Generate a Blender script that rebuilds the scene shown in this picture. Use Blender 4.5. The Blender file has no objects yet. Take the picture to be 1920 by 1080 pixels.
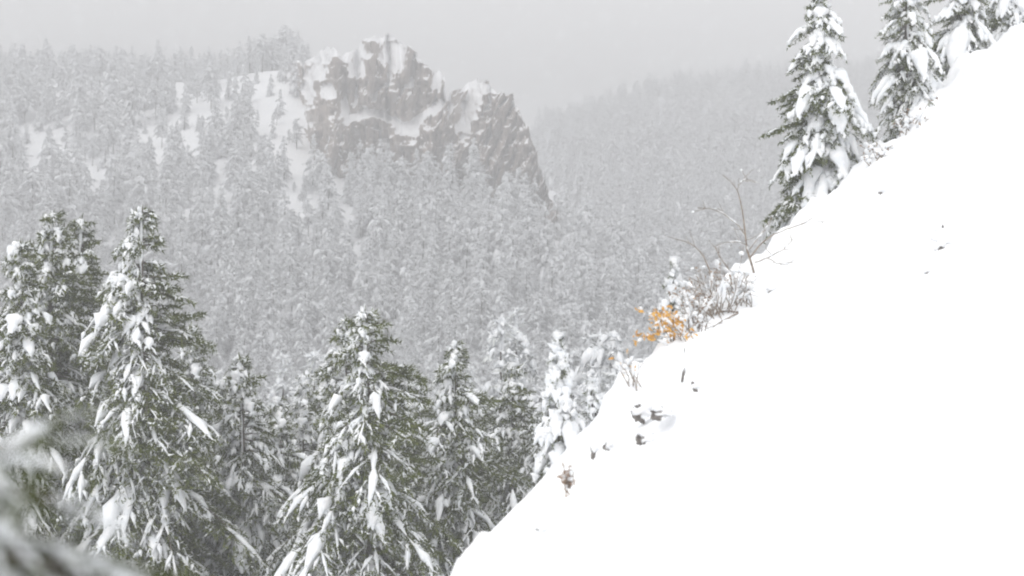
import bpy, math, random
import numpy as np

# ------------------------------------------------------------------ camera, sky, sun, exposure
scene = bpy.context.scene
R_ = math.radians
F = 3045.0                        # focal length in pixels of the 1920-wide photograph

cam_data = bpy.data.cameras.new("camera")
cam_data.sensor_width = 36.0
cam_data.lens = 36.0 * F / 1920.0
cam_data.clip_start = 0.1
cam_data.clip_end = 5000.0
cam_data.dof.use_dof = True
cam_data.dof.focus_distance = 55.0
cam_data.dof.aperture_fstop = 1.6
cam = bpy.data.objects.new("camera", cam_data)
scene.collection.objects.link(cam)
cam.location = (0, 0, 0)
cam.rotation_euler = (R_(90), 0, 0)
scene.camera = cam

SUN_ELEV, SUN_AZ = R_(52), R_(215)      # behind the camera, to its left
world = bpy.data.worlds.new("World")
scene.world = world
world.use_nodes = True
wn, wl = world.node_tree.nodes, world.node_tree.links
wn.clear()
w_out = wn.new("ShaderNodeOutputWorld")
w_bg = wn.new("ShaderNodeBackground")
w_sky = wn.new("ShaderNodeTexSky")
w_sky.sky_type = 'NISHITA'
w_sky.sun_disc = False
w_sky.sun_elevation = SUN_ELEV
w_sky.sun_rotation = SUN_AZ
w_hsv = wn.new("ShaderNodeHueSaturation")
w_hsv.inputs["Saturation"].default_value = 0.25
w_mix = wn.new("ShaderNodeMixRGB")
w_mix.inputs[0].default_value = 0.88     # thick snow cloud over a little clear-sky light
w_mix.inputs[2].default_value = (18.6, 18.6, 18.75, 1)
w_bg.inputs["Strength"].default_value = 0.1
wl.new(w_sky.outputs[0], w_hsv.inputs["Color"])
wl.new(w_hsv.outputs[0], w_mix.inputs[1])
wl.new(w_mix.outputs[0], w_bg.inputs["Color"])
wl.new(w_bg.outputs[0], w_out.inputs["Surface"])

sun_data = bpy.data.lights.new("sun", 'SUN')
sun_data.energy = 1.5
sun_data.angle = R_(35)
sun_data.color = (1.0, 0.985, 0.965)
sun = bpy.data.objects.new("sun", sun_data)
scene.collection.objects.link(sun)
sun.rotation_euler = (R_(90) - SUN_ELEV, 0, R_(-35))

scene.view_settings.view_transform = 'Standard'
scene.view_settings.look = 'None'
scene.view_settings.exposure = 0.0
scene.view_settings.gamma = 1.0
scene.cycles.use_denoising = True
scene.cycles.max_bounces = 8
scene.cycles.diffuse_bounces = 3
scene.cycles.glossy_bounces = 1
scene.cycles.transmission_bounces = 2
scene.cycles.transparent_max_bounces = 8
scene.cycles.volume_bounces = 4
scene.cycles.filter_width = 2.0

# ------------------------------------------------------------------ helpers
COL = scene.collection


def hash_u(ix, iy, iz, seed):
    h = (ix.astype(np.int64) * 374761393 + iy.astype(np.int64) * 668265263
         + iz.astype(np.int64) * 2147483647 + int(seed) * 974634217) & 0xFFFFFFFF
    h = ((h ^ (h >> 13)) * 1274126177) & 0xFFFFFFFF
    h = ((h ^ (h >> 16)) * 2246822519) & 0xFFFFFFFF
    h = h ^ (h >> 15)
    return (h & 0xFFFFFF) / float(0xFFFFFF)


def vnoise(x, y, z=0.0, seed=0):
    x, y, z = np.broadcast_arrays(np.asarray(x, float), np.asarray(y, float), np.asarray(z, float))
    ix, iy, iz = np.floor(x), np.floor(y), np.floor(z)
    fx, fy, fz = x - ix, y - iy, z - iz
    fx, fy, fz = [f * f * f * (f * (f * 6 - 15) + 10) for f in (fx, fy, fz)]
    out = 0
    for a in (0, 1):
        for b in (0, 1):
            for c in (0, 1):
                w = (fx if a else 1 - fx) * (fy if b else 1 - fy) * (fz if c else 1 - fz)
                out = out + w * hash_u(ix + a, iy + b, iz + c, seed)
    return out * 2 - 1


def fbm(x, y, z=0.0, seed=0, octv=4, gain=0.5):
    s, a, f = 0, 1.0, 1.0
    for o in range(octv):
        s = s + a * vnoise(np.asarray(x) * f, np.asarray(y) * f, np.asarray(z) * f, seed + o * 17)
        a *= gain
        f *= 2.03
    return s


def ridged(x, y, z=0.0, seed=0, octv=4):
    s, a, f = 0, 1.0, 1.0
    for o in range(octv):
        s = s + a * (1 - 2 * np.abs(vnoise(np.asarray(x) * f, np.asarray(y) * f, np.asarray(z) * f, seed + o * 13)))
        a *= 0.5
        f *= 2.1
    return s


def sstep(a, b, x):
    t = np.clip((np.asarray(x, float) - a) / (b - a), 0, 1)
    return t * t * (3 - 2 * t)


def smax(a, b, k):
    h = np.clip(0.5 + 0.5 * (a - b) / k, 0, 1)
    return b * (1 - h) + a * h + k * h * (1 - h)


def wpos(px, py, d):
    """the point at distance d (metres) that lies in direction of pixel px, py"""
    return np.array([(px - 960) / F * d, d, (540 - py) / F * d])


class Geo:
    def __init__(self):
        self.v, self.t, self.q, self.n = [], [], [], 0

    def add(self, v, tris=None, quads=None):
        v = np.asarray(v, float).reshape(-1, 3)
        if tris is not None and len(tris):
            self.t.append(np.asarray(tris, int).reshape(-1, 3) + self.n)
        if quads is not None and len(quads):
            self.q.append(np.asarray(quads, int).reshape(-1, 4) + self.n)
        self.v.append(v)
        self.n += len(v)

    def arrays(self):
        v = np.concatenate(self.v) if self.v else np.zeros((0, 3))
        t = np.concatenate(self.t) if self.t else np.zeros((0, 3), int)
        q = np.concatenate(self.q) if self.q else np.zeros((0, 4), int)
        return v, t, q


def make_mesh(name, v, t, q, mats, smooth=True, midx=None):
    me = bpy.data.meshes.new(name)
    nt, nq = len(t), len(q)
    me.vertices.add(len(v))
    me.vertices.foreach_set("co", np.asarray(v, np.float32).ravel())
    loops = np.concatenate([np.asarray(t, np.int32).ravel(), np.asarray(q, np.int32).ravel()])
    me.loops.add(len(loops))
    me.loops.foreach_set("vertex_index", loops)
    me.polygons.add(nt + nq)
    ls = np.concatenate([np.arange(nt) * 3, nt * 3 + np.arange(nq) * 4]).astype(np.int32)
    me.polygons.foreach_set("loop_start", ls)
    me.polygons.foreach_set("use_smooth", np.full(nt + nq, smooth, bool))
    for m in (mats if isinstance(mats, (list, tuple)) else [mats]):
        me.materials.append(m)
    if midx is not None:
        me.polygons.foreach_set("material_index", np.asarray(midx, np.int32))
    me.update(calc_edges=True)
    return me


def link(name, me, parent=None):
    o = bpy.data.objects.new(name, me)
    COL.objects.link(o)
    if parent is not None:
        o.parent = parent
    return o


def part(name, geo, mat, parent=None, smooth=True):
    v, t, q = geo.arrays()
    return link(name, make_mesh(name, v, t, q, mat, smooth), parent)


def tag(o, label, cat, group=None):
    o["label"] = label
    o["category"] = cat
    if group:
        o["group"] = group
    return o


def thing(name, loc, label, cat, group=None, rz=0.0, sc=1.0):
    o = bpy.data.objects.new(name, None)
    o.empty_display_size = 0.2
    COL.objects.link(o)
    o.location = tuple(float(c) for c in loc)
    o.rotation_euler = (0, 0, rz)
    o.scale = (sc, sc, sc)
    return tag(o, label, cat, group)


# ------------------------------------------------------------------ materials
def new_mat(name):
    m = bpy.data.materials.new(name)
    m.use_nodes = True
    nt = m.node_tree
    b = nt.nodes["Principled BSDF"]
    return m, nt, b


def noise_col(nt, b, c1, c2, scale, detail=4, coord="Object", socket="Base Color", lo=0.35, hi=0.65):
    tc = nt.nodes.new("ShaderNodeTexCoord")
    n = nt.nodes.new("ShaderNodeTexNoise")
    n.inputs["Scale"].default_value = scale
    n.inputs["Detail"].default_value = detail
    r = nt.nodes.new("ShaderNodeValToRGB")
    r.color_ramp.elements[0].position = lo
    r.color_ramp.elements[1].position = hi
    r.color_ramp.elements[0].color = (*c1, 1)
    r.color_ramp.elements[1].color = (*c2, 1)
    nt.links.new(tc.outputs[coord], n.inputs["Vector"])
    nt.links.new(n.outputs["Fac"], r.inputs["Fac"])
    nt.links.new(r.outputs["Color"], b.inputs[socket])
    return tc, n, r


def add_bump(nt, b, scale, strength, dist, coord="Object", detail=5):
    tc = nt.nodes.new("ShaderNodeTexCoord")
    n = nt.nodes.new("ShaderNodeTexNoise")
    n.inputs["Scale"].default_value = scale
    n.inputs["Detail"].default_value = detail
    bp = nt.nodes.new("ShaderNodeBump")
    bp.inputs["Strength"].default_value = strength
    bp.inputs["Distance"].default_value = dist
    nt.links.new(tc.outputs[coord], n.inputs["Vector"])
    nt.links.new(n.outputs["Fac"], bp.inputs["Height"])
    nt.links.new(bp.outputs["Normal"], b.inputs["Normal"])


M_SNOW, nt, b = new_mat("fresh_snow")
noise_col(nt, b, (0.86, 0.875, 0.90), (0.92, 0.925, 0.93), 1.3)
b.inputs["Roughness"].default_value = 0.85
b.inputs["Specular IOR Level"].default_value = 0.2
add_bump(nt, b, 9.0, 0.35, 0.05)

M_TSNOW, nt, b = new_mat("branch_snow")
noise_col(nt, b, (0.76, 0.785, 0.81), (0.90, 0.905, 0.91), 5.0)
b.inputs["Roughness"].default_value = 0.9
b.inputs["Specular IOR Level"].default_value = 0.1
add_bump(nt, b, 22.0, 0.6, 0.03)

M_NEEDLE, nt, b = new_mat("spruce_needles")
noise_col(nt, b, (0.034, 0.048, 0.006), (0.108, 0.128, 0.022), 2.2)
b.inputs["Roughness"].default_value = 0.7
b.inputs["Specular IOR Level"].default_value = 0.2

M_NEEDLE_FAR, nt, b = new_mat("frosted_needles")
noise_col(nt, b, (0.16, 0.168, 0.160), (0.54, 0.55, 0.54), 0.9)
b.inputs["Roughness"].default_value = 0.8
b.inputs["Specular IOR Level"].default_value = 0.1

oi = nt.nodes.new("ShaderNodeObjectInfo")
mm_ = nt.nodes.new("ShaderNodeMath")
mm_.operation = 'MULTIPLY_ADD'
mm_.inputs[1].default_value = 1.1
mm_.inputs[2].default_value = 0.6
hs = nt.nodes.new("ShaderNodeHueSaturation")
nt.links.new(oi.outputs["Random"], mm_.inputs[0])
nt.links.new(mm_.outputs[0], hs.inputs["Value"])
nt.links.new(b.inputs["Base Color"].links[0].from_socket, hs.inputs["Color"])
nt.links.new(hs.outputs[0], b.inputs["Base Color"])

M_BARK, nt, b = new_mat("bark")
noise_col(nt, b, (0.050, 0.042, 0.034), (0.15, 0.13, 0.11), 9.0)
b.inputs["Roughness"].default_value = 0.9
add_bump(nt, b, 25.0, 0.8, 0.03)

M_TWIG, nt, b = new_mat("twig_bark")
noise_col(nt, b, (0.15, 0.115, 0.09), (0.30, 0.25, 0.20), 12.0)
b.inputs["Roughness"].default_value = 0.85

M_ORANGE, nt, b = new_mat("withered_orange_leaf")
noise_col(nt, b, (0.52, 0.25, 0.035), (0.76, 0.44, 0.09), 7.0)
b.inputs["Roughness"].default_value = 0.7

M_BROWNLEAF, nt, b = new_mat("withered_brown_leaf")
noise_col(nt, b, (0.20, 0.13, 0.09), (0.38, 0.28, 0.20), 7.0)
b.inputs["Roughness"].default_value = 0.8

M_STONE, nt, b = new_mat("dark_stone")
noise_col(nt, b, (0.07, 0.064, 0.058), (0.24, 0.22, 0.20), 6.0)
b.inputs["Roughness"].default_value = 0.9
add_bump(nt, b, 14.0, 0.8, 0.05)

# crag: rock with snow lodged where the surface lies back
M_CRAG, nt, b = new_mat("crag_rock")
b.inputs["Roughness"].default_value = 0.9
b.inputs["Specular IOR Level"].default_value = 0.15
tc = nt.nodes.new("ShaderNodeTexCoord")
mp = nt.nodes.new("ShaderNodeMapping")
mp.inputs["Scale"].default_value = (0.8, 0.8, 0.10)
n1 = nt.nodes.new("ShaderNodeTexNoise")
n1.inputs["Scale"].default_value = 1.0
n1.inputs["Detail"].default_value = 7
r1 = nt.nodes.new("ShaderNodeValToRGB")
r1.color_ramp.elements[0].position = 0.3
r1.color_ramp.elements[0].color = (0.20, 0.162, 0.14, 1)
r1.color_ramp.elements[1].position = 0.72
r1.color_ramp.elements[1].color = (0.42, 0.355, 0.31, 1)
at = nt.nodes.new("ShaderNodeAttribute")
at.attribute_name = "snow_cover"
n2 = nt.nodes.new("ShaderNodeTexNoise")
n2.inputs["Scale"].default_value = 0.6
n2.inputs["Detail"].default_value = 6
ma = nt.nodes.new("ShaderNodeMath")
ma.operation = 'MULTIPLY_ADD'
ma.inputs[1].default_value = 0.7
r2 = nt.nodes.new("ShaderNodeValToRGB")
r2.color_ramp.elements[0].position = 0.62
r2.color_ramp.elements[1].position = 0.80
mx = nt.nodes.new("ShaderNodeMixRGB")
mx.inputs[2].default_value = (0.90, 0.905, 0.92, 1)
nt.links.new(tc.outputs["Object"], mp.inputs["Vector"])
nt.links.new(mp.outputs[0], n1.inputs["Vector"])
nt.links.new(n1.outputs["Fac"], r1.inputs["Fac"])
nt.links.new(tc.outputs["Object"], n2.inputs["Vector"])
nt.links.new(n2.outputs["Fac"], ma.inputs[0])
nt.links.new(at.outputs["Fac"], ma.inputs[2])
nt.links.new(ma.outputs[0], r2.inputs["Fac"])
nt.links.new(r2.outputs["Color"], mx.inputs[0])
nt.links.new(r1.outputs["Color"], mx.inputs[1])
nt.links.new(mx.outputs[0], b.inputs["Base Color"])
bp = nt.nodes.new("ShaderNodeBump")
bp.inputs["Strength"].default_value = 0.8
bp.inputs["Distance"].default_value = 0.8
nt.links.new(n1.outputs["Fac"], bp.inputs["Height"])
nt.links.new(bp.outputs[0], b.inputs["Normal"])

# ------------------------------------------------------------------ terrain
# edge of the near snow slope: pixel on the photograph and distance, made into world points
EDGE = [(300, 1700, 4.5), (620, 1330, 8.5), (720, 1230, 10.5), (860, 1080, 14), (960, 1000, 17), (1060, 868, 21),
        (1180, 715, 26), (1300, 612, 30), (1400, 500, 33.2), (1480, 410, 36), (1600, 322, 39), (1700, 240, 42),
        (1830, 84, 46), (1920, 55, 48), (2200, -150, 54)]
EP = np.array([wpos(*e) for e in EDGE])
EP = np.vstack([[-2.6, -40, -3.0], [-1.6, -10, -2.4], EP, [48, 90, 30]])


def edge_x(y):
    return np.interp(y, EP[:, 1], EP[:, 0])


def edge_z(y):
    return np.interp(y, EP[:, 1], EP[:, 2])


_r = np.random.default_rng(8)
MOUNDS = [(v, _r.uniform(-0.5, 0.45), _r.uniform(0.12, 0.36), _r.uniform(0.04, 0.19)) for v in _r.uniform(19, 49, 50)]


def near_z(x, y, detail=True):
    u = x - edge_x(y)
    zc = edge_z(y)
    up = 0.42 * u - 0.0035 * np.clip(u - 6, 0, 60) ** 2
    dn = 1.02 * u - 0.35 * (1 - np.exp(np.minimum(u, 0) / 0.6))
    z = zc + np.where(u > 0, np.maximum(up, 0.0), dn)
    if detail:
        z = z + 0.16 * fbm(x * 0.35, y * 0.28, 0, 5, 3) + 0.07 * fbm(x * 1.3, y * 1.0, 0, 9, 3)
        lump = np.exp(-(u / 0.8) ** 2)
        z = z + lump * (0.22 * vnoise(x * 1.7, y * 1.1, 0, 21) + 0.17 * vnoise(x * 4.1, y * 2.6, 0, 22) + 0.08 * vnoise(x * 9.1, y * 5.6, 0, 23))
        for (my, mu, mr, mh) in MOUNDS:
            e2 = ((u - mu) / mr) ** 2 + ((y - my) / (mr * 1.5)) ** 2
            z = z + mh * mr / 0.3 * np.exp(-e2 * e2)
    return z


def far_z(x, y):
    base = -9 - 0.068 * np.clip(y, 0, 205)
    # left hill with its wooded top and the nose the crag stands on
    ymid = 205.0
    top = 49 + 3.5 * np.exp(-((x + 52) / 16.0) ** 2) - 0.018 * (x + 100)
    rise = np.clip((y - ymid) / (382 - ymid), 0, None)
    prof = np.where(rise < 1, rise * (0.82 + 0.18 * rise), 1 + 0.12 * (1 - np.exp(-(rise - 1) * 3)))
    nose = 1 - sstep(-14, 36, x + 0.42 * (y - 330)) * 0.86
    zl = -23 + (top + 23) * prof * nose
    # right hill further off
    k = np.interp(x, [-60, 8, 60, 110, 160, 300, 600], [0.175, 0.197, 0.226, 0.240, 0.246, 0.25, 0.25])
    yy = np.clip(y, 0, 640)
    zr = -23 + (yy - 208) * k
    zr = zr - np.clip(y - 640, 0, None) * 0.08
    z = smax(base, smax(zl, zr, 4.0), 3.0)
    z = z + 1.3 * fbm(x * 0.02, y * 0.02, 0, 3, 3) * sstep(80, 200, y) + 0.25 * fbm(x * 0.12, y * 0.12, 0, 4, 3)
    return z


def ground_z(x, y):
    return np.maximum(near_z(x, y, False), far_z(x, y))


def grid_mesh(X, Y, Z, name, mat):
    h, w = X.shape
    v = np.stack([X, Y, Z], -1).reshape(-1, 3)
    i = np.arange(h * w).reshape(h, w)
    q = np.stack([i[:-1, :-1], i[:-1, 1:], i[1:, 1:], i[1:, :-1]], -1).reshape(-1, 4)
    return make_mesh(name, v, np.zeros((0, 3), int), q, mat)


def slope_hit(px, py):
    """where the line through a pixel meets the near snow slope"""
    d = np.arange(3.0, 60, 0.03)
    p = np.stack([(px - 960) / F * d, d, (540 - py) / F * d], -1)
    under = np.where(p[:, 2] < near_z(p[:, 0], p[:, 1]))[0]
    return p[under[0]] if len(under) else p[-1]


DENTS = [slope_hit(*c) for c in [(1340, 765), (1880, 968), (1776, 440), (1752, 612), (1292, 690), (1655, 360), (1225, 790),
                                 (1600, 735), (1130, 842), (1075, 905), (1850, 620), (1884, 380), (1300, 720), (1160, 800),
                                 (1510, 640), (1815, 470)]]

# near snow slope, in coordinates along and across its edge
us = np.concatenate([np.linspace(-16, -2.2, 40), np.linspace(-2.1, 3, 44), 3.1 + 32 * np.linspace(0, 1, 95) ** 1.6])
ys = np.concatenate([np.linspace(-36, 2.5, 40), np.linspace(2.6, 55, 330), np.linspace(55.5, 84, 40)])
Y, U = np.meshgrid(ys, us, indexing='ij')
X = U + edge_x(Y)
Z = near_z(X, Y)
for k, d in enumerate(DENTS):
    r = 0.10 + 0.012 * d[1]
    g = np.exp(-(((X - d[0]) / r) ** 2 + ((Y - d[1]) / (r * 1.6)) ** 2))
    Z = Z - 0.34 * r / 0.3 * g
brd = np.maximum(sstep(-14.5, -16, U), np.maximum(sstep(33.5, 35, U), np.maximum(sstep(-34, -36, Y), sstep(82, 84, Y))))
Z = Z - brd * 1.5
slope = link("snow_slope", grid_mesh(X, Y, Z, "snow_slope", M_SNOW))
slope["kind"] = "structure"

# the valley and the wooded hills in one sheet
xs = np.concatenate([np.linspace(-560, -150, 60), np.linspace(-146, 200, 130), np.linspace(206, 640, 50)])
ys = np.concatenate([np.linspace(-45, 60, 36), np.linspace(63, 420, 140), np.linspace(424, 1000, 80)])
Y, X = np.meshgrid(ys, xs, indexing='ij')
Z = far_z(X, Y)
inside = (X - edge_x(Y) > -19) & (X - edge_x(Y) < 36) & (Y < 88)
Z = np.where(inside, np.minimum(Z, near_z(X, Y, False) - 2.5), Z)
hill = link("valley_and_hills", grid_mesh(X, Y, Z, "valley_and_hills", M_SNOW))
hill["kind"] = "structure"

# ------------------------------------------------------------------ haze: falling snow and mist in the air
hz = Geo()
x0, x1, y0, y1, z0, z1 = -600, 680, -70, 1040, -28, 134
hz.add([(x0, y0, z0), (x1, y0, z0), (x1, y1, z0), (x0, y1, z0), (x0, y0, z1), (x1, y0, z1), (x1, y1, z1), (x0, y1, z1)],
       None, [(0, 3, 2, 1), (4, 5, 6, 7), (0, 1, 5, 4), (1, 2, 6, 5), (2, 3, 7, 6), (3, 0, 4, 7)])
M_HAZE = bpy.data.materials.new("haze")
M_HAZE.use_nodes = True
nt = M_HAZE.node_tree
nt.nodes.clear()
ho = nt.nodes.new("ShaderNodeOutputMaterial")
hv = nt.nodes.new("ShaderNodeVolumePrincipled")
hv.inputs["Color"].default_value = (0.57, 0.57, 0.575, 1)
hv.inputs["Density"].default_value = 0.0031
hv.inputs["Anisotropy"].default_value = 0.0
nt.links.new(hv.outputs[0], ho.inputs["Volume"])
haze = part("haze", hz, M_HAZE, None, False)
haze["kind"] = "stuff"

# ------------------------------------------------------------------ crag
PX2 = 1.0


def poly(pts):
    p = np.array(pts, float)
    return lambda x: np.interp(x, p[:, 0], p[:, 1])


TOP1 = poly([(470, 165), (500, 146), (530, 130), (552, 122), (560, 112), (572, 126), (590, 104), (612, 96), (632, 92), (644, 106),
             (655, 98), (675, 84), (690, 74), (712, 68), (735, 70), (752, 82), (765, 96), (778, 100), (790, 118), (806, 132),
             (822, 132), (832, 152), (838, 190), (846, 235), (856, 300)])
BASE1 = poly([(470, 360), (640, 400), (760, 430), (860, 470)])
TOP2 = poly([(800, 300), (818, 240), (832, 196), (845, 176), (862, 166), (880, 155), (898, 151), (912, 158), (925, 168), (940, 176),
             (960, 188), (972, 205), (980, 228), (990, 250), (997, 275), (1008, 300), (1016, 330), (1026, 352), (1040, 380), (1052, 400)])
BASE2 = poly([(800, 460), (900, 490), (1052, 540)])


def ell(px, py, cx, cy, rx, ry, ang=0.0):
    c, s = math.cos(ang), math.sin(ang)
    dx, dy = px - cx, py - cy
    a, b_ = (c * dx + s * dy) / rx, (-s * dx + c * dy) / ry
    return 1 - sstep(0.6, 1.25, np.sqrt(a * a + b_ * b_))


def stroke(px, py, pts, w):
    out = np.zeros_like(px)
    for (ax, ay), (bx, by) in zip(pts[:-1], pts[1:]):
        dx, dy = bx - ax, by - ay
        t = np.clip(((px - ax) * dx + (py - ay) * dy) / (dx * dx + dy * dy), 0, 1)
        d = np.hypot(px - ax - t * dx, py - ay - t * dy)
        out = np.maximum(out, 1 - sstep(w * 0.5, w * 1.2, d))
    return out


def snow1(px, py):
    wx = px + 4.5 * vnoise(px / 17, py / 22, 0, 61) + 3 * vnoise(px / 6, py / 8, 0, 62)
    wy = py + 7 * vnoise(px / 17, py / 22, 0, 63)
    m = np.zeros_like(px)
    for e in [(740, 104, 29, 31), (732, 138, 10, 24), (716, 70, 34, 9), (660, 98, 40, 22), (670, 126, 20, 26), (608, 104, 36, 18), (785, 112, 10, 8),
              (598, 140, 20, 34), (764, 240, 27, 18), (690, 216, 30, 10), (820, 150, 9, 24), (582, 160, 18, 36), (520, 160, 40, 30), (560, 215, 40, 30),
              (620, 175, 18, 14), (645, 205, 10, 26), (840, 205, 8, 20), (757, 176, 8, 6), (668, 180, 5, 22)]:
        m = np.maximum(m, ell(wx, wy, *e))
    m = np.maximum(m, stroke(wx, wy, [(650, 232), (690, 212), (722, 216), (760, 238), (785, 226), (806, 208), (830, 196)], 11))
    m = np.maximum(m, stroke(wx, wy, [(752, 182), (768, 160), (772, 150)], 6))
    m = np.maximum(m, stroke(wx, wy, [(700, 240), (722, 262), (735, 285)], 4))
    m = np.maximum(m, stroke(wx, wy, [(730, 150), (716, 168), (706, 190)], 5))
    lo = sstep(590, 540, px) * 0.55
    m = np.maximum(m, lo)
    for e in [(562, 142, 11, 26), (637, 132, 15, 24), (622, 146, 12, 12), (560, 184, 12, 22), (585, 215, 16, 16), (600, 160, 8, 16)]:      # bare pinnacles
        m = m * (1 - ell(wx, wy, *e))
    return np.clip(m, 0, 1)


def bare(px, py):
    out = np.zeros_like(px)
    for e in [(562, 142, 11, 26), (560, 184, 12, 22), (585, 215, 16, 16), (600, 160, 8, 16)]:
        out = np.maximum(out, ell(px, py, *e))
    return out


def snow2(px, py):
    wx = px + 6 * vnoise(px / 15, py / 20, 0, 71) + 3 * vnoise(px / 6, py / 8, 0, 72)
    wy = py + 6 * vnoise(px / 15, py / 20, 0, 73)
    m = np.maximum(ell(wx, wy, 896, 164, 38, 13), stroke(wx, wy, [(898, 164), (884, 198), (874, 240)], 18))
    m = np.maximum(m, stroke(wx, wy, [(925, 178), (914, 206), (906, 220)], 4))
    m = np.maximum(m, stroke(wx, wy, [(950, 190), (938, 200)], 5))
    m = np.maximum(m, stroke(wx, wy, [(925, 240), (910, 268)], 3))
    m = np.maximum(m, stroke(wx, wy, [(850, 178), (846, 200), (838, 232)], 4))
    m = np.maximum(m, ell(wx, wy, 870, 262, 8, 10))
    return np.clip(m, 0, 1)


def crag_face(pxs, top, base, snow, y_base, nrow, seed, slant, parent, name):
    nb = 26
    jag = 4 * vnoise(pxs / 11.0, 3.1, 0, seed + 1) + 3.0 * vnoise(pxs / 4.2, 1.1, 0, seed + 2)
    s = np.linspace(0, 1, nrow)[:, None]
    tp, bs = (top(pxs) + jag)[None, :], base(pxs)[None, :]
    py = bs + (tp - bs) * s
    px = np.broadcast_to(pxs[None, :], py.shape).copy()
    yb = y_base(pxs)[None, :]
    m = snow(px, py)
    dist0 = 335.0
    dz = np.abs(np.gradient(py, axis=0)) / F * dist0
    lean = 0.13 + 1.7 * sstep(625, 550, px) * (1 - 0.85 * bare(px, py)) * (pxs[0] < 600) + 1.25 * m + 0.10 * fbm(px / 30, py / 40, 0, seed + 3, 2)
    y = yb + np.cumsum(lean * dz, axis=0)
    q = px + slant * (py - 200)
    d = (2.9 * ridged(q / 46, py / 190, 0, seed + 5, 3) + 1.5 * ridged(q / 17, py / 70, 0, seed + 6, 3)
         + 0.55 * ridged(q / 6.5, py / 60, 0, seed + 7, 3) + 0.30 * fbm(px / 3, py / 14, 0, seed + 8, 2) + 0.75 * ridged(px / 19 + 0.3 * py / 19, py / 24, 0, seed + 15, 3) + 0.35 * fbm(px / 60, py / 14, 0, seed + 12, 2))
    side = np.minimum(sstep(pxs[0], pxs[0] + 14, px), sstep(pxs[-1], pxs[-1] - 14, px))
    ys_ = y.copy()
    y = y - d * (1 - 0.75 * m) * side
    xx = (px - 960) / F * ys_
    xx = xx + 0.35 * fbm(px / 11, py / 30, 0, seed + 11, 3)
    zz = (540 - py) / F * ys_
    # the back of the crag falls away behind the crest
    k = np.linspace(0, 1, nb)[1:, None]
    yt, zt, xt = y[-1:], zz[-1:], xx[-1:]
    yB = yt + 26 * k
    zB = zt - 22 * k ** 1.4 - 0.4 * k + 0.7 * fbm(xt / 3, yB / 3, 0, seed + 9, 3) * sstep(0, .1, k)
    xB = xt + 0 * yB
    Xc, Yc, Zc = np.vstack([xx, xB]), np.vstack([y, yB]), np.vstack([zz, zB])
    P = np.stack([Xc, Yc, Zc], -1)
    du, dv = np.gradient(P, axis=1), np.gradient(P, axis=0)
    nrm = np.cross(du, dv)
    nrm /= np.linalg.norm(nrm, axis=-1, keepdims=True) + 1e-9
    nz = nrm[..., 2]
    mm = np.vstack([m, np.ones((nb - 1, len(pxs)))])
    cover = np.clip(0.85 * sstep(0.28, 0.70, nz) * (0.55 + 0.45 * mm) + 0.45 * mm, 0, 1)
    top_rows = np.zeros_like(cover)
    top_rows[nrow - 7:] = 0.25
    cover = np.clip(cover + top_rows * sstep(0.0, 0.5, nz + 0.25), 0, 1)
    me = grid_mesh(Xc, Yc, Zc, name, M_CRAG)
    a = me.attributes.new("snow_cover", 'FLOAT', 'POINT')
    a.data.foreach_set("value", cover.astype(np.float32).ravel())
    return link(name, me, parent)


crag = thing("rock_crag", (0, 0, 0), "grey brown rock crag with two peaks and snowy ledges above the forest", "rock crag")
o1 = crag_face(np.linspace(470, 856, 260), TOP1, BASE1, snow1, poly([(470, 321), (600, 323), (700, 327), (860, 318)]), 165, 100, 0.10, crag, "main_peak")
o1["label"] = "taller left peak of the crag with snow patches and pinnacles"
o2 = crag_face(np.linspace(800, 1052, 180), TOP2, BASE2, snow2, poly([(800, 322), (930, 312), (1052, 300)]), 150, 300, 0.42, crag, "lower_peak")
o2["label"] = "lower right peak of the crag with steep streaked face"

# ------------------------------------------------------------------ tree building
def nrmz(a):
    return a / (np.linalg.norm(a, axis=-1, keepdims=True) + 1e-9)


def tubes(geo, P, rad, S, rng, flat=1.0, lift=0.0, rough=0.0):
    """P (N,K,3) paths, rad (N,K); closed lumpy tubes"""
    N, K, _ = P.shape
    if N == 0:
        return
    T = nrmz(np.gradient(P, axis=1))
    up = np.array([0, 0, 1.0])
    side = np.cross(T, up)
    bad = np.linalg.norm(side, axis=-1) < 0.15
    side[bad] = np.array([1.0, 0, 0])
    side = nrmz(side)
    upv = np.cross(side, T)
    ang = np.arange(S) / S * 2 * np.pi
    ca, sa = np.cos(ang), np.sin(ang)
    r = rad[:, :, None] * (1 + rough * rng.uniform(-1, 1, (N, K, S)))
    V = (P[:, :, None, :] + side[:, :, None, :] * (r * ca)[..., None] + upv[:, :, None, :] * (r * (sa * flat))[..., None])
    V[..., 2] += (rad * lift)[:, :, None]
    idx = np.arange(N * K * S).reshape(N, K, S)
    nx = np.roll(idx, -1, axis=2)
    q = np.stack([idx[:, :-1], nx[:, :-1], nx[:, 1:], idx[:, 1:]], -1).reshape(-1, 4)
    geo.add(V.reshape(-1, 3), None, q)


def path_at(P, i, q):
    """point and tangent on path i at parameter q (0..1), linear between the K points"""
    K = P.shape[1]
    f = np.clip(q, 0, 0.9999) * (K - 1)
    k = f.astype(int)
    a, b_ = P[i, k], P[i, k + 1]
    return a + (b_ - a) * (f - k)[:, None], nrmz(b_ - a)


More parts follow.
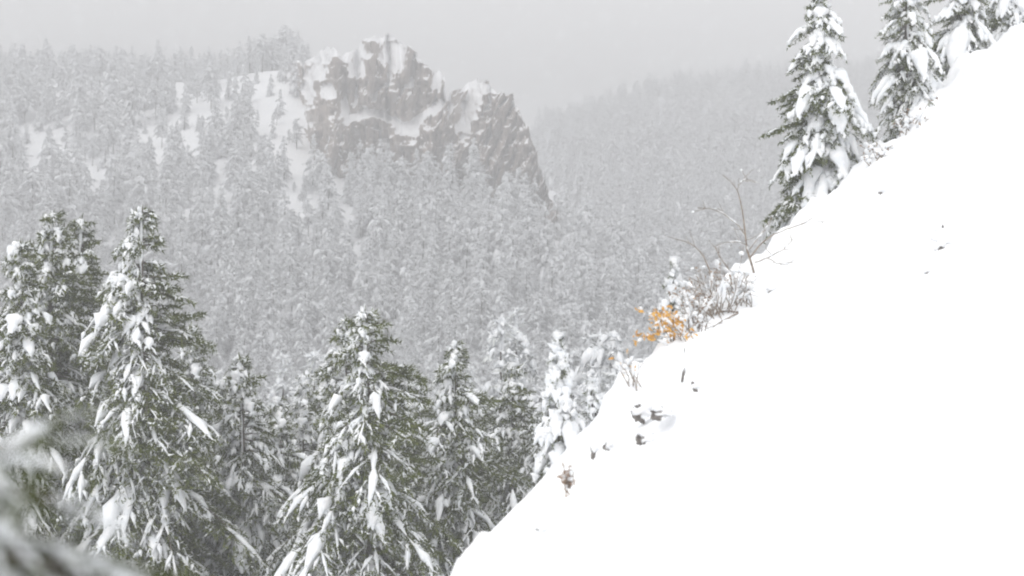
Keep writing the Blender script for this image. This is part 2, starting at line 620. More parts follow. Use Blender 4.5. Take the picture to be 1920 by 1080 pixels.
def slivers(geos, P, length, dens, sl, sw, rng, frost, spread=0.9, minq=0.0, up_frost=True, tipb=1.0):
    """small needle-tuft faces along all paths; frost (N,) share of them is white"""
    n = np.maximum(1, np.round(length * dens * rng.uniform(0.8, 1.2, len(length)))).astype(int)
    i = np.repeat(np.arange(len(P)), n)
    q = minq + (1 - minq) * rng.uniform(0, 1, len(i)) ** tipb
    p, t = path_at(P, i, q)
    rnd = nrmz(rng.normal(size=(len(i), 3)))
    d = nrmz(t * 0.75 + rnd * spread)
    L = sl * rng.uniform(0.6, 1.35, len(i))
    w = nrmz(np.cross(d, nrmz(rng.normal(size=(len(i), 3))))) * (sw * rng.uniform(0.6, 1.3, len(i)))[:, None]
    a, b_, c = p - w * 0.5, p + w * 0.5, p + d * L[:, None]
    fr = rng.uniform(0, 1, len(i)) < frost[i] * (0.35 + 0.9 * (d[:, 2] > -0.1) if up_frost else 1)
    for sel, g in ((~fr, geos[0]), (fr, geos[1])):
        m = sel.sum()
        if m:
            V = np.stack([a[sel], b_[sel], c[sel]], 1).reshape(-1, 3)
            g.add(V, np.arange(m * 3).reshape(m, 3))


def conifer(seed, H, R, whorls=34, per=6, t0=0.05, step=0.20, sub=True, dens=26, sl=0.10, sw=0.024, load=0.7, wind=0.35,
            az_wind=math.pi * 1.15, snow_r=0.055, ks=5, ss=6, frost=0.3, prof=0.85, e_lo=-8, e_hi=48, droop=0.38, twig=0.48,
            pine=False, wood=True, crownlift=0.0, snow_share=0.75, clump=0.12, bend=0.0, lumps=1, clump_r=1.9, shelter=0.0, lvar=0.62, qlo=0.72, qhi=1.0, tipbias=1.0):
    rng = np.random.default_rng(seed)
    tg, fg, sg = Geo(), Geo(), Geo()
    # trunk
    kt = 12
    tt = np.linspace(0, 1, kt)
    lean = rng.normal(0, 0.012, 2)
    bx = bend * H * tt ** 2
    tp = np.stack([lean[0] * H * tt + bx + 0.006 * H * np.sin(tt * 7 + seed), lean[1] * H * tt, tt * H - 0.3 * (tt == 0)], -1)
    r0 = 0.011 * H + 0.015
    tubes(tg, tp[None], (r0 * (1 - tt) ** 0.8 + 0.012)[None], 8 if sub else 5, rng, rough=0.08)

    def trunk(t):
        return np.stack([np.interp(t, tt, tp[:, k]) for k in range(3)], -1)
    # branches
    ts = t0 + (0.985 - t0) * np.linspace(0, 1, whorls) ** (0.92)
    t = np.repeat(ts, per) + rng.normal(0, 0.35 / whorls, whorls * per)
    keep = rng.uniform(size=len(t)) < 0.93
    t = np.clip(t[keep], t0, 0.985)
    n = len(t)
    az = rng.uniform(0, 2 * np.pi, n)
    if pine:
        pf = np.sin(np.pi * np.clip((t - t0) / (1 - t0), 0, 1) ** 0.75) * 0.8 + 0.28
        e0 = np.radians(rng.normal(12, 18, n))
    else:
        tn = (t - t0) / (1 - t0)
        pf = (1 - tn) ** prof * (0.85 + 0.15 * np.minimum(1, tn * 6))
        e0 = np.radians(e_lo + (e_hi - e_lo) * tn ** 1.7 + rng.normal(0, 8, n))
    lobes = 1 + 0.22 * np.sin(az * 2 + t * 19 + seed) + 0.16 * np.sin(az * 3 - t * 31 + seed * 2)
    L = R * pf * lobes * rng.uniform(lvar, 1.22, n) + 0.018 * H
    ld = np.clip(load + wind * np.cos(az - az_wind) + 0.30 * np.sin(t * 23 + az * 2 + seed) + rng.normal(0, 0.25, n), 0.02, 1.7) * (1 - shelter * (1 - t))
    K = 8 if sub else 5
    s = np.linspace(0, 1, K)[None, :]
    rr = L[:, None] * s * np.cos(e0)[:, None]
    dz = L[:, None] * (np.sin(e0)[:, None] * s - (droop * (0.45 + 0.75 * ld))[:, None] * s ** 1.9 + 0.10 * s ** 5)
    a2 = az[:, None] + rng.normal(0, 0.16, n)[:, None] * s
    base = trunk(t)
    SP = np.stack([base[:, None, 0] + rr * np.cos(a2), base[:, None, 1] + rr * np.sin(a2), base[:, None, 2] + dz], -1)
    if wood:
        tubes(tg, SP, (0.010 + 0.010 * L)[:, None] * (1.05 - s) + 0.003, 4 if sub else 3, rng)
    # side twigs
    st = step * (1 if sub else 1.0)
    cnt = np.clip((L * 0.9 / st).astype(int), 2, 14)
    bi = np.repeat(np.arange(n), cnt * 2)
    kk = np.concatenate([np.repeat(np.arange(c), 2) for c in cnt])
    sd = np.concatenate([np.tile([-1.0, 1.0], c) for c in cnt])
    q = (0.10 + 0.88 * (kk + 0.5 + rng.uniform(-0.35, 0.35, len(kk))) / cnt[bi])
    p, tan = path_at(SP, bi, q)
    side = nrmz(np.cross(tan, [0, 0, 1.0]))
    ang = np.radians(58 - 28 * q + rng.normal(0, 9, len(q)))
    dr = nrmz(tan * np.cos(ang)[:, None] + side * (np.sin(ang) * sd)[:, None])
    tl = np.minimum(twig * L[bi] * (1 - q) ** 0.7 * np.minimum(1, q / 0.22 + 0.5), 1.0) * rng.uniform(0.7, 1.25, len(q)) + (0.07 if sub else 0.10) * (1 + 0.03 * H)
    tld = np.clip(ld[bi] + rng.normal(0, 0.22, len(q)), 0, 1.8)
    s4 = np.linspace(0, 1, 4)[None, :]
    dp = (0.10 + 0.42 * tld)[:, None] * tl[:, None] * s4 ** 1.7
    TP = p[:, None, :] + dr[:, None, :] * (tl[:, None] * s4)[..., None]
    TP[..., 2] -= dp
    paths = [TP]
    plen = [tl]
    pld = [tld]
    # second order twigs
    if sub:
        sel = np.where(tl > 0.28)[0]
        for qq in (0.3, 0.55, 0.8):
            for sg_ in (-1, 1):
                q1 = np.clip(qq + rng.uniform(-0.1, 0.1, len(sel)), 0.05, 0.95)
                p1, t1 = path_at(TP, sel, q1)
                s1 = nrmz(np.cross(t1, [0, 0, 1.0]))
                d1 = nrmz(t1 * 0.72 + s1 * sg_ * 0.68)
                l1 = tl[sel] * 0.52 * (1 - qq) ** 0.6 * rng.uniform(0.6, 1.2, len(sel))
                s3 = np.linspace(0, 1, 4)[None, :]
                P1 = p1[:, None, :] + d1[:, None, :] * (l1[:, None] * s3)[..., None]
                P1[..., 2] -= (0.12 + 0.45 * tld[sel])[:, None] * l1[:, None] * s3 ** 1.6
                paths.append(P1)
                plen.append(l1)
                pld.append(tld[sel])
    # needles
    for P, l, d_ in zip(paths, plen, pld):
        slivers((fg, sg), P, l, dens, sl, sw, rng, np.clip(frost * (0.35 + d_), 0, 0.95), tipb=tipbias)
    spo = SP
    slivers((fg, sg), spo, L, dens * 1.1, sl * 1.15, sw, rng, np.clip(frost * (0.35 + ld), 0, 0.95), minq=0.12, tipb=tipbias)
    # leader
    lead = trunk(np.linspace(0.93, 1.0, 4))[None]
    slivers((fg, sg), lead, np.array([0.07 * H]), dens * 3, sl * 1.1, sw, rng, np.array([frost]))
    # snow lying along twigs and boughs
    nl = lumps
    for li in range(nl):
        c0 = 0.12 + 0.80 * (li + rng.uniform(0.0, 0.5, n)) / nl
        c1 = np.minimum(c0 + 0.80 / nl * rng.uniform(0.55, 1.15, n), 0.99)
        SPk = np.stack([path_at(SP, np.arange(n), c0 + (c1 - c0) * v)[0] for v in np.linspace(0, 1, ks + 1)], 1)
        pr = np.sin(np.linspace(0.12, 0.93, ks + 1) * np.pi) ** 0.6
        pr[0], pr[-1] = 0.15, 0.10
        rs = snow_r * (0.35 + 1.0 * ld) * (0.7 + 0.35 * np.minimum(L, 2.2)) * rng.uniform(0.45, 1.4, n)
        sel = (rng.uniform(size=n) < (snow_share + 0.1) * np.clip(0.4 + ld, 0, 1))
        jit = 1 + 0.5 * rng.uniform(-1, 1, (n, ks + 1))
        tubes(sg, SPk[sel], (rs[:, None] * pr[None] * jit)[sel], ss, rng, 0.75, 0.55, 0.38)
    for oi, (P, l, d_) in enumerate(zip(paths, plen, pld)):
        m = len(P)
        sel = (rng.uniform(size=m) < snow_share * (1 if oi == 0 else 0.7) * np.clip(0.35 + d_, 0, 1)) & (l > snow_r * 1.6)
        if not sel.any():
            continue
        ids = np.where(sel)[0]
        qe = rng.uniform(qlo, qhi, len(ids))
        qs = rng.uniform(0, 0.35 if sub else 0.1, len(ids))
        kq = max(2, ks - 1) if oi == 0 else max(2, ks - 2)
        Pk = np.stack([path_at(P, ids, qs + v * (qe - qs))[0] for v in np.linspace(0.0, 1.0, kq + 1)], 1)
        prk = np.sin(np.linspace(0.15, 0.92, kq + 1) * np.pi) ** 0.55
        prk[0], prk[-1] = 0.45, 0.15
        rk = snow_r * (0.30 + 0.75 * d_[ids]) * (0.55 + 0.55 * np.minimum(l[ids], 0.9)) * rng.uniform(0.55, 1.35, len(ids))
        jit = 1 + 0.45 * rng.uniform(-1, 1, (len(ids), kq + 1))
        tubes(sg, Pk, rk[:, None] * prk[None] * jit, max(ss - (1 if oi == 0 else 2), 3), rng, 0.8, 0.5, 0.36)
    # heavy mitten-like clumps on some boughs
    ids = np.where((rng.uniform(size=n) < clump) & (ld > 0.45) & (L > 0.15 * R))[0]
    if len(ids) and clump > 0:
        kq = 6
        Pk = np.stack([path_at(SP, ids, np.full(len(ids), v))[0] for v in np.linspace(0.38, 0.99, kq + 1)], 1)
        prk = np.array([0.15, 0.7, 0.95, 1.1, 1.0, 0.75, 0.12])
        rk = snow_r * clump_r * (0.5 + 0.5 * ld[ids]) * np.minimum(1.3, 0.45 + 0.55 * L[ids]) * rng.uniform(0.7, 1.3, len(ids))
        jit = 1 + 0.22 * rng.uniform(-1, 1, (len(ids), kq + 1))
        tubes(sg, Pk, rk[:, None] * prk[None] * jit, ss + 2, rng, 0.6, 0.5, 0.34)
    # snow driven onto the windward side of the trunk
    if sub:
        tq = np.linspace(max(t0, 0.1), 0.9, 22)
        wp = trunk(tq) + np.array([math.cos(az_wind), math.sin(az_wind) - 0.4, 0]) * (0.55 * r0 * (1 - tq) + 0.008)[:, None]
        tubes(sg, wp[None], ((0.75 * r0 * (1 - tq) ** 0.8 + 0.01) * rng.uniform(0.5, 1.25, 22))[None], 6, rng, 1.0, 0.0, 0.3)
    # snow on the leader
    lp = trunk(np.linspace(0.88, 1.0, 6)) + np.array([-0.3 * snow_r, -0.3 * snow_r, snow_r * 0.4])
    tubes(sg, lp[None], snow_r * np.array([[0.3, 0.9, 0.75, 0.7, 0.5, 0.15]]), ss, rng, 1.0, 0.0, 0.3)
    return tg, fg, sg


def tree_meshes(name, geos, needle=None):
    tg, fg, sg = geos
    out = []
    for g, m, sm, nm in ((tg, M_BARK, True, "trunk"), (fg, needle or M_NEEDLE, False, "crown"), (sg, M_TSNOW, True, "snow")):
        v, t, q = g.arrays()
        out.append(make_mesh(name + "_" + nm, v, t, q, m, sm))
    return out


def plant_tree(name, meshes, loc, label, group, rz=0.0, sc=1.0, cat="conifer tree"):
    r = thing(name, loc, label, cat, group, rz, sc)
    link("trunk", meshes[0], r)
    c = link("crown", meshes[1], r)
    link("snow_load", meshes[2], c)
    return r


# ---- the near row of tall snow-laden spruces
def row_tree(seed, px, py, d, Rm, label, rz=0.0, group="tall snow laden spruces in the near row", name="spruce_tree", load=0.82, **kw):
    p = wpos(px, py, d)
    gz = float(ground_z(p[0], p[1])) - 0.15
    H = p[2] - gz
    low = (540 - 1130) / F * d - gz          # boughs start a little below the frame
    t0 = max(0.05, min(0.35, low / H))
    args = dict(whorls=int(H * 2.6 * (1 - t0)), per=9, shelter=0.42, load=load, wind=0.42, lvar=0.42, lumps=2, clump=0.16, snow_share=0.9, qlo=0.55, qhi=0.95, tipbias=0.8, prof=0.78, e_lo=-24, droop=0.80, frost=0.17, twig=0.64,
                dens=25, sl=0.15, sw=0.04, snow_r=0.072, ks=3, ss=5, step=0.32, t0=t0)
    args.update(kw)
    ms = tree_meshes(name="%s_%d" % (name, seed), geos=conifer(seed, H, Rm, **args))
    HERO[seed] = (ms, H)
    return plant_tree(name, ms, (p[0], p[1], gz), label, group, rz)


HERO = {}
row_tree(11, 268, 386, 43, 3.25, "tall dark spruce with long right boughs, third treetop from the left edge", clump=0.15)
row_tree(12, 96, 396, 47, 3.02, "tall spruce with snow bowed top, second treetop from the left edge")
row_tree(13, 138, 408, 50, 2.58, "slim spruce top just right of the second treetop from the left", load=0.52)
row_tree(14, 30, 450, 44, 2.46, "snow plastered spruce at the left edge, leftmost treetop", load=0.97)
row_tree(15, 462, 668, 46, 2.13, "narrow snowy spruce between the tall left spruces and the broad middle one", load=0.97, dens=20)
row_tree(16, 692, 580, 41, 3.14, "broad spruce in the middle with green tips and heavy snow clumps", load=0.74, clump=0.22)
row_tree(17, 643, 596, 44, 2.24, "second spruce top close left of the broad middle spruce", load=0.82, per=7)
row_tree(18, 858, 640, 47, 2.91, "spruce with snowy trunk right of the broad middle spruce", load=0.70)
row_tree(19, 962, 686, 53, 2.58, "rightmost dark spruce of the near row, left of the small white tree", load=0.67)
row_tree(20, 568, 702, 56, 2.13, "pale slender spruce between the narrow one and the broad middle spruce", load=0.92, dens=16, frost=0.4)

# further spruces of the same stand, a little behind the front ones
for src, px, py, d, rz, lab in [
        (12, 196, 560, 53, 0.5, "spruce half hidden between the second and third treetops from the left"),
        (15, 372, 612, 60, -0.4, "pale spruce just right of the tall third treetop"),
        (18, 520, 745, 50, 0.6, "low spruce between the narrow snowy one and the broad middle spruce"),
        (19, 776, 716, 54, -0.5, "spruce in the gap right of the broad middle spruce"),
        (15, 908, 735, 58, 0.3, "slender spruce left of the rightmost dark spruce of the near row"),
        (17, 1004, 772, 52, 0.5, "low spruce close behind the small white fir"),
        (14, 415, 705, 52, 0.4, "spruce crowded against the left side of the narrow snowy spruce"),
        (19, 610, 690, 62, -0.3, "hazy spruce behind the left side of the broad middle spruce")]:
    p = wpos(px, py, d)
    gz = float(ground_z(p[0], p[1])) - 0.15
    plant_tree("spruce_tree", HERO[src][0], (p[0], p[1], gz), lab, "spruces filling the gaps behind the near row", rz, (p[2] - gz) / HERO[src][1])

# ---- small trees along the edge of the snow slope
G_SLOPE = "young conifers along the edge of the snow slope"


def edge_tree(seed, px, py, d, Rm, H, label, name="young_fir", **kw):
    p = wpos(px, py, d)
    gz = float(near_z(p[0], p[1])) - 0.1
    if H is None:
        H = p[2] - gz
    args = dict(whorls=int(8 + H * 3.2), per=7, step=0.15, dens=46, sl=0.085, sw=0.022, load=0.85, wind=0.5, snow_r=0.072, clump_r=1.5, ks=5, ss=7,
                frost=0.16, prof=0.72, e_lo=-25, e_hi=40, droop=0.7, snow_share=0.85, clump=0.12, t0=0.03, az_wind=-0.7, qlo=0.5, qhi=0.9, tipbias=0.65)
    args.update(kw)
    ms = tree_meshes("%s_%d" % (name, seed), conifer(seed, H, Rm, **args))
    return plant_tree(name, ms, (p[0], p[1], gz), label, G_SLOPE)


edge_tree(31, 1540, -25, 40, 1.75, None, "large snow draped fir on the slope edge beside the bare sapling", clump=0.3, load=0.9, lvar=0.4, snow_r=0.082, sw=0.03)
edge_tree(32, 1700, -130, 43.5, 1.15, None, "slim fir with green left tips, second from left on the upper slope edge", load=0.9, per=6)
edge_tree(33, 1805, -90, 47, 1.75, None, "snow plastered fir third from left on the upper slope edge", load=1.0)
edge_tree(34, 1893, -120, 49.5, 1.8, None, "white fir cut by the upper right corner of the picture", load=1.25)
edge_tree(35, 1052, 628, 31, 0.74, None, "small white fir wrapped in snow at the lower slope edge", load=1.4, snow_r=0.075, clump=0.3, dens=45, whorls=18, sl=0.06, sw=0.016, prof=0.9, droop=0.9)
edge_tree(36, 1112, 712, 31.5, 0.45, None, "tiny snow buried fir right of the small white one", load=1.2, snow_r=0.045, clump=0.3, dens=50, whorls=10, per=6, sl=0.05, sw=0.014)
edge_tree(37, 1262, 492, 46, 0.8, None, "snow buried treetop behind the brush on the slope edge", load=1.1, snow_r=0.085, clump=0.4, dens=24)

# ---- foreground spruce whose blurred boughs reach into the lower left corner
nk = 0.80
ms = tree_meshes("near_spruce", conifer(43, 2.6 * nk, 1.95 * nk, whorls=13, per=7, t0=0.60, step=0.09, dens=115, sl=0.032, sw=0.008, load=0.72, snow_r=0.019, ks=4, ss=7,
                                        frost=0.14, prof=0.55, e_lo=-14, e_hi=12, droop=0.42, twig=0.5, clump=0.0, lumps=2, lvar=0.5, tipbias=0.8))
np_ = wpos(-140, 862, 3.5 * nk)
plant_tree("foreground_spruce", ms, (np_[0], np_[1], np_[2] - 2.6 * nk), "blurred foreground spruce boughs in the lower left corner", None)

# ------------------------------------------------------------------ shrubs, sapling, stones on the slope
def px_path(pts, d, dd=0.0):
    k = len(pts)
    return np.array([wpos(a, b_, d + dd * i / max(1, k - 1)) for i, (a, b_) in enumerate(pts)])


def resample(P, k):
    s = np.concatenate([[0], np.cumsum(np.linalg.norm(np.diff(P, axis=0), axis=1))])
    u = np.linspace(0, s[-1], k)
    return np.stack([np.interp(u, s, P[:, i]) for i in range(3)], -1)


def blob(geo, c, r, rng, flat=0.8, n=8, m=6):
    th = np.linspace(0, np.pi, m)[:, None]
    ph = np.linspace(0, 2 * np.pi, n, endpoint=False)[None, :]
    d = np.stack([np.sin(th) * np.cos(ph), np.sin(th) * np.sin(ph), np.cos(th) * np.ones_like(ph)], -1)
    o = rng.uniform(0, 50, 3)
    rr = r * (1 + 0.35 * vnoise(d[..., 0] * 1.6 + o[0], d[..., 1] * 1.6 + o[1], d[..., 2] * 1.6 + o[2], 5))
    V = np.asarray(c) + d * rr[..., None] * np.array([1, 1, flat])
    i = np.arange(m * n).reshape(m, n)
    j = np.roll(i, -1, 1)
    geo.add(V.reshape(-1, 3), None, np.stack([i[:-1], i[1:], j[1:], j[:-1]], -1).reshape(-1, 4))


def shift(geo, o):
    geo.v = [v - np.asarray(o) for v in geo.v]
    return geo


# bare sapling
rng = np.random.default_rng(77)
D0 = 32.0
base = wpos(1421, 558, D0)
limbs = [([(1421, 562), (1416, 515), (1407, 483), (1402, 464), (1400, 431), (1396, 394), (1389, 368), (1383, 348), (1359, 326)], 0.2, 0.040),
         ([(1383, 348), (1392, 341), (1400, 338)], 0.1, 0.010),
         ([(1398, 442), (1389, 427), (1378, 416), (1359, 401), (1333, 392), (1311, 390)], -0.6, 0.016),
         ([(1404, 459), (1385, 450), (1363, 451), (1344, 459)], 0.5, 0.013),
         ([(1407, 483), (1426, 461), (1452, 440), (1481, 429), (1518, 416), (1555, 413)], 0.7, 0.022),
         ([(1405, 468), (1418, 451), (1437, 431), (1450, 407)], 0.9, 0.014),
         ([(1415, 492), (1444, 481), (1470, 468), (1489, 448)], -0.5, 0.017),
         ([(1441, 485), (1459, 494), (1485, 496)], -0.4, 0.011)]
tg, sn = Geo(), Geo()
for pts, dd, r in limbs:
    r *= 0.72
    P = resample(px_path(pts, D0, dd), 14)
    P += np.cumsum(rng.normal(0, 0.006, P.shape), axis=0)
    tubes(tg, P[None], np.linspace(r, max(0.005, r * 0.22), 14)[None], 6, rng, rough=0.12)
    for k in range(int(3 + 3 * rng.uniform())):
        i = rng.integers(4, 13)
        d_ = nrmz(P[i] - P[i - 1]) + rng.normal(0, 0.75, 3)
        d_[2] += 0.3
        q = P[i] + np.linspace(0, 1, 6)[:, None] * nrmz(d_) * rng.uniform(0.10, 0.38) + np.cumsum(rng.normal(0, 0.012, (6, 3)), 0)
        q[0] = P[i]
        tubes(tg, q[None], np.linspace(0.006, 0.003, 6)[None], 4, rng)
        if rng.uniform() < 0.5:
            blob(sn, q[-1], rng.uniform(0.012, 0.035), rng)
    for k in range(4):
        i = rng.integers(3, 12)
        tubes(sn, (P[i:i + 3] + np.array([0, 0, 0.012]))[None], np.array([[0.003, 0.016, 0.003]]) * rng.uniform(0.7, 1.3), 5, rng)
sap = thing("bare_sapling", base, "leafless sapling with long thin branches on the slope edge", "sapling")
part("trunk", shift(tg, base), M_TWIG, sap)
part("snow_load", shift(sn, base), M_TSNOW, sap)["kind"] = "stuff"


def shrub(seed, px, py, h, w, n, label, name="leafless_bush", lean=0.0, leaf=None, nleaf=0, snow=20, sr=0.05, d=None, twigr=0.0062,
          group="bushes along the slope edge", leafsize=0.05, dv=0.6):
    rng = np.random.default_rng(seed)
    b0 = slope_hit(px, py) if d is None else wpos(px, py, d)
    gz = float(near_z(b0[0], b0[1]))
    b0 = np.array([b0[0], b0[1], min(b0[2], gz) - 0.05])
    sc = b0[1] / F
    h, w, lean = h * sc, w * sc, lean * sc
    tg, lg, sg = Geo(), Geo(), Geo()
    tips, segs = [], []
    for i in range(n):
        s0 = b0 + np.array([rng.uniform(-0.3, 0.3) * w, rng.uniform(-dv, dv) * w * 0.5, 0])
        s0[2] = float(near_z(s0[0], s0[1])) - 0.05
        e = s0 + np.array([lean + rng.uniform(-0.5, 0.5) * w, rng.uniform(-0.4, 0.4) * w, h * rng.uniform(0.45, 1.05)])
        u = np.linspace(0, 1, 8)[:, None]
        mid = (s0 + e) / 2 + rng.normal(0, 0.12, 3) * h + np.array([-0.2 * lean, 0, 0.12 * h])
        P = (1 - u) ** 2 * s0 + 2 * u * (1 - u) * mid + u * u * e
        P = P + np.cumsum(rng.normal(0, 0.012 * h, P.shape), 0)
        tubes(tg, P[None], np.linspace(twigr * 1.6, twigr * 0.5, 8)[None], 5, rng)
        for k in range(5):
            j = rng.integers(2, 8)
            q = P[j] + np.linspace(0, 1, 5)[:, None] * (nrmz(rng.normal(0, 1, 3) + np.array([0.3 * np.sign(lean), 0, 0.5])) * h * rng.uniform(0.15, 0.4))
            q = q + np.cumsum(rng.normal(0, 0.01 * h, q.shape), 0)
            q[0] = P[j]
            tubes(tg, q[None], np.linspace(twigr * 0.7, twigr * 0.35, 5)[None], 4, rng)
            tips += [q[2], q[3], q[4]]
            segs.append(q[1:])
        tips += [P[5], P[6], P[7]]
        segs += [P[1:5], P[3:7], P[4:8]]
    tips = np.array(tips)
    if leaf is not None:
        ii = rng.integers(0, len(tips), nleaf)
        c = tips[ii] + rng.normal(0, 0.03, (nleaf, 3))
        a, b_ = nrmz(rng.normal(size=(nleaf, 3))), nrmz(rng.normal(size=(nleaf, 3)))
        b_ = nrmz(np.cross(a, b_))
        L = leafsize * rng.uniform(0.6, 1.3, nleaf)[:, None]
        nn = np.cross(a, b_) * L * 0.18
        V = np.stack([c - a * L, c + b_ * L * 0.45 + nn, c + a * L, c - b_ * L * 0.45 + nn], 1).reshape(-1, 3)
        lg.add(V, None, np.arange(nleaf * 4).reshape(-1, 4))
    for k in range(snow):
        if k % 4 == 0:
            blob(sg, tips[rng.integers(0, len(tips))] + np.array([0, 0, 0.01]), sr * rng.uniform(0.3, 0.9), rng, 0.75)
        else:
            tubes(sg, resample(segs[rng.integers(0, len(segs))], 5)[None], sr * rng.uniform(0.3, 0.8) * np.array([[0.2, 0.9, 1.0, 0.8, 0.15]]), 6, rng, 0.8, 0.5, 0.3)
    root = thing(name, b0, label, "bush", group)
    part("branches", shift(tg, b0), M_TWIG, root)
    if leaf is not None:
        part("leaves", shift(lg, b0), leaf, root, False)["kind"] = "stuff"
    part("snow_load", shift(sg, b0), M_TSNOW, root)["kind"] = "stuff"
    return root


shrub(51, 1278, 640, 62, 90, 10, "bush with orange withered leaves on the slope edge", "orange_leaved_bush", lean=-34, leaf=M_ORANGE, nleaf=400, snow=44, sr=0.05, leafsize=0.045)
shrub(52, 1300, 622, 80, 70, 18, "brown withered bush with snow just above the orange one", "withered_bush", lean=-4, leaf=M_BROWNLEAF, nleaf=170, snow=46, sr=0.065, leafsize=0.035)
shrub(53, 1348, 590, 100, 90, 28, "tangled grey brown bush left of the bare sapling", lean=-14, leaf=M_BROWNLEAF, nleaf=190, snow=46, sr=0.065, leafsize=0.03)
shrub(54, 1392, 570, 70, 76, 18, "low snow loaded bush at the foot of the bare sapling", "snowy_bush", lean=-4, snow=44, sr=0.09)
shrub(55, 1192, 715, 56, 54, 7, "sparse twiggy bush with few orange leaves below the orange bush", "twiggy_bush", lean=-14, leaf=M_ORANGE, nleaf=10, snow=16, sr=0.045, leafsize=0.04)
shrub(56, 1702, 246, 42, 70, 10, "brown brush at the foot of the slim fir", "brush", lean=6, leaf=M_BROWNLEAF, nleaf=70, snow=40, sr=0.09, leafsize=0.05, twigr=0.01)
shrub(57, 1066, 912, 36, 22, 6, "dark weed tuft poking through snow at the lower slope edge", "weed_tuft", lean=-3, leaf=M_BROWNLEAF, nleaf=50, snow=10, sr=0.035, leafsize=0.035)
shrub(58, 1640, 300, 34, 50, 8, "brush between the large draped fir and the slim fir", "brush", lean=2, leaf=M_BROWNLEAF, nleaf=40, snow=26, sr=0.09, leafsize=0.05, twigr=0.01)
shrub(59, 1455, 424, 50, 40, 6, "thin brush under the left boughs of the large draped fir", "brush", lean=-6, leaf=M_BROWNLEAF, nleaf=20, snow=16, sr=0.07, leafsize=0.04)

# loose twigs
for nm, pts, dd, lab in [("leaning_twig", [(1374, 530), (1364, 502), (1350, 480), (1342, 458)], 0.2, "leaning bare twig close left of the bare sapling"),
                         ("leaning_twig", [(1336, 520), (1322, 486), (1308, 464), (1290, 452), (1268, 446)], 0.3, "long bare twig bending left above the tangled bush"),
                         ("fallen_twig", [(1384, 588), (1356, 586), (1330, 584), (1318, 586)], -0.3, "thin twig lying flat on the snow below the sapling"),
                         ("fallen_twig", [(1384, 590), (1368, 598), (1352, 606), (1338, 614)], -0.5, "dark forked twig lying on the snow below the tangled bush")]:
    P = resample(px_path(pts, 31.4, dd), 9)
    if nm == "fallen_twig":
        P = np.array([slope_hit(960 + F * p[0] / p[1], 540 - F * p[2] / p[1]) for p in P]) + np.array([0, 0, 0.03])
    else:
        P[0, 2] -= 0.3
    P += np.cumsum(np.random.default_rng(5).normal(0, 0.006, P.shape), 0)
    g = Geo()
    rg = np.random.default_rng(3)
    tubes(g, P[None], np.linspace(0.016, 0.006, 9)[None], 6, rg, rough=0.1)
    for i in (3, 5, 6, 7):
        q = P[i] + np.linspace(0, 1, 5)[:, None] * (nrmz(P[i] - P[i - 1]) + rg.normal(0, 0.5, 3)) * 0.22
        tubes(g, q[None], np.linspace(0.007, 0.003, 5)[None], 4, rg)
    tag(part(nm, shift(g, P[0]), M_TWIG), lab, "twig", "loose twigs near the sapling").location = P[0]


# stones with a snow cap, their lower left side bare
def stone(seed, px, py, wpx, hpx, label, cap=1.0, tilt=0.0):
    rng = np.random.default_rng(seed)
    c = slope_hit(px, py)
    sc = c[1] / F
    w, h = wpx * sc * 0.5, hpx * sc * 0.5
    root = thing("snow_capped_stone", c, label, "stone", "stones poking out of the snow slope")
    g, s = Geo(), Geo()
    n, m = 18, 12
    th = np.linspace(0, np.pi, m)[:, None]
    ph = np.linspace(0, 2 * np.pi, n, endpoint=False)[None, :]
    d = np.stack([np.sin(th) * np.cos(ph), np.sin(th) * np.sin(ph), np.cos(th) * np.ones_like(ph)], -1)
    d = np.sign(d) * np.abs(d) ** 0.75
    o = rng.uniform(0, 50, 3)
    i = np.arange(m * n).reshape(m, n)
    j = np.roll(i, -1, 1)
    q = np.stack([i[:-1], i[1:], j[1:], j[:-1]], -1).reshape(-1, 4)
    rr = 1 + 0.8 * fbm(d[..., 0] * 1.7 + o[0], d[..., 1] * 1.7 + o[1], d[..., 2] * 1.7 + o[2], 5, 3)
    V = d * rr[..., None] * np.array([w * 0.95, w * 0.9, h * 0.95])
    ct, st_ = math.cos(tilt), math.sin(tilt)
    V = np.stack([V[..., 0] * ct + V[..., 2] * st_, V[..., 1], -V[..., 0] * st_ + V[..., 2] * ct], -1)
    g.add(V.reshape(-1, 3) + np.array([0, 0.3 * w, 0]), None, q)
    o = o + 7
    rr = 1 + 0.55 * fbm(d[..., 0] * 1.8 + o[0], d[..., 1] * 1.8 + o[1], d[..., 2] * 1.8 + o[2], 5, 3)
    V = d * rr[..., None] * np.array([w * 1.5 * cap, w * 1.6, h * 0.85])
    V = np.stack([V[..., 0] * ct + V[..., 2] * st_, V[..., 1], -V[..., 0] * st_ + V[..., 2] * ct], -1)
    s.add(V.reshape(-1, 3) + np.array([w * 0.7, 0.2 * w, h * 0.5]), None, q)
    st = part("stone", g, M_STONE, root, False)
    part("snow_cap", s, M_SNOW, st)


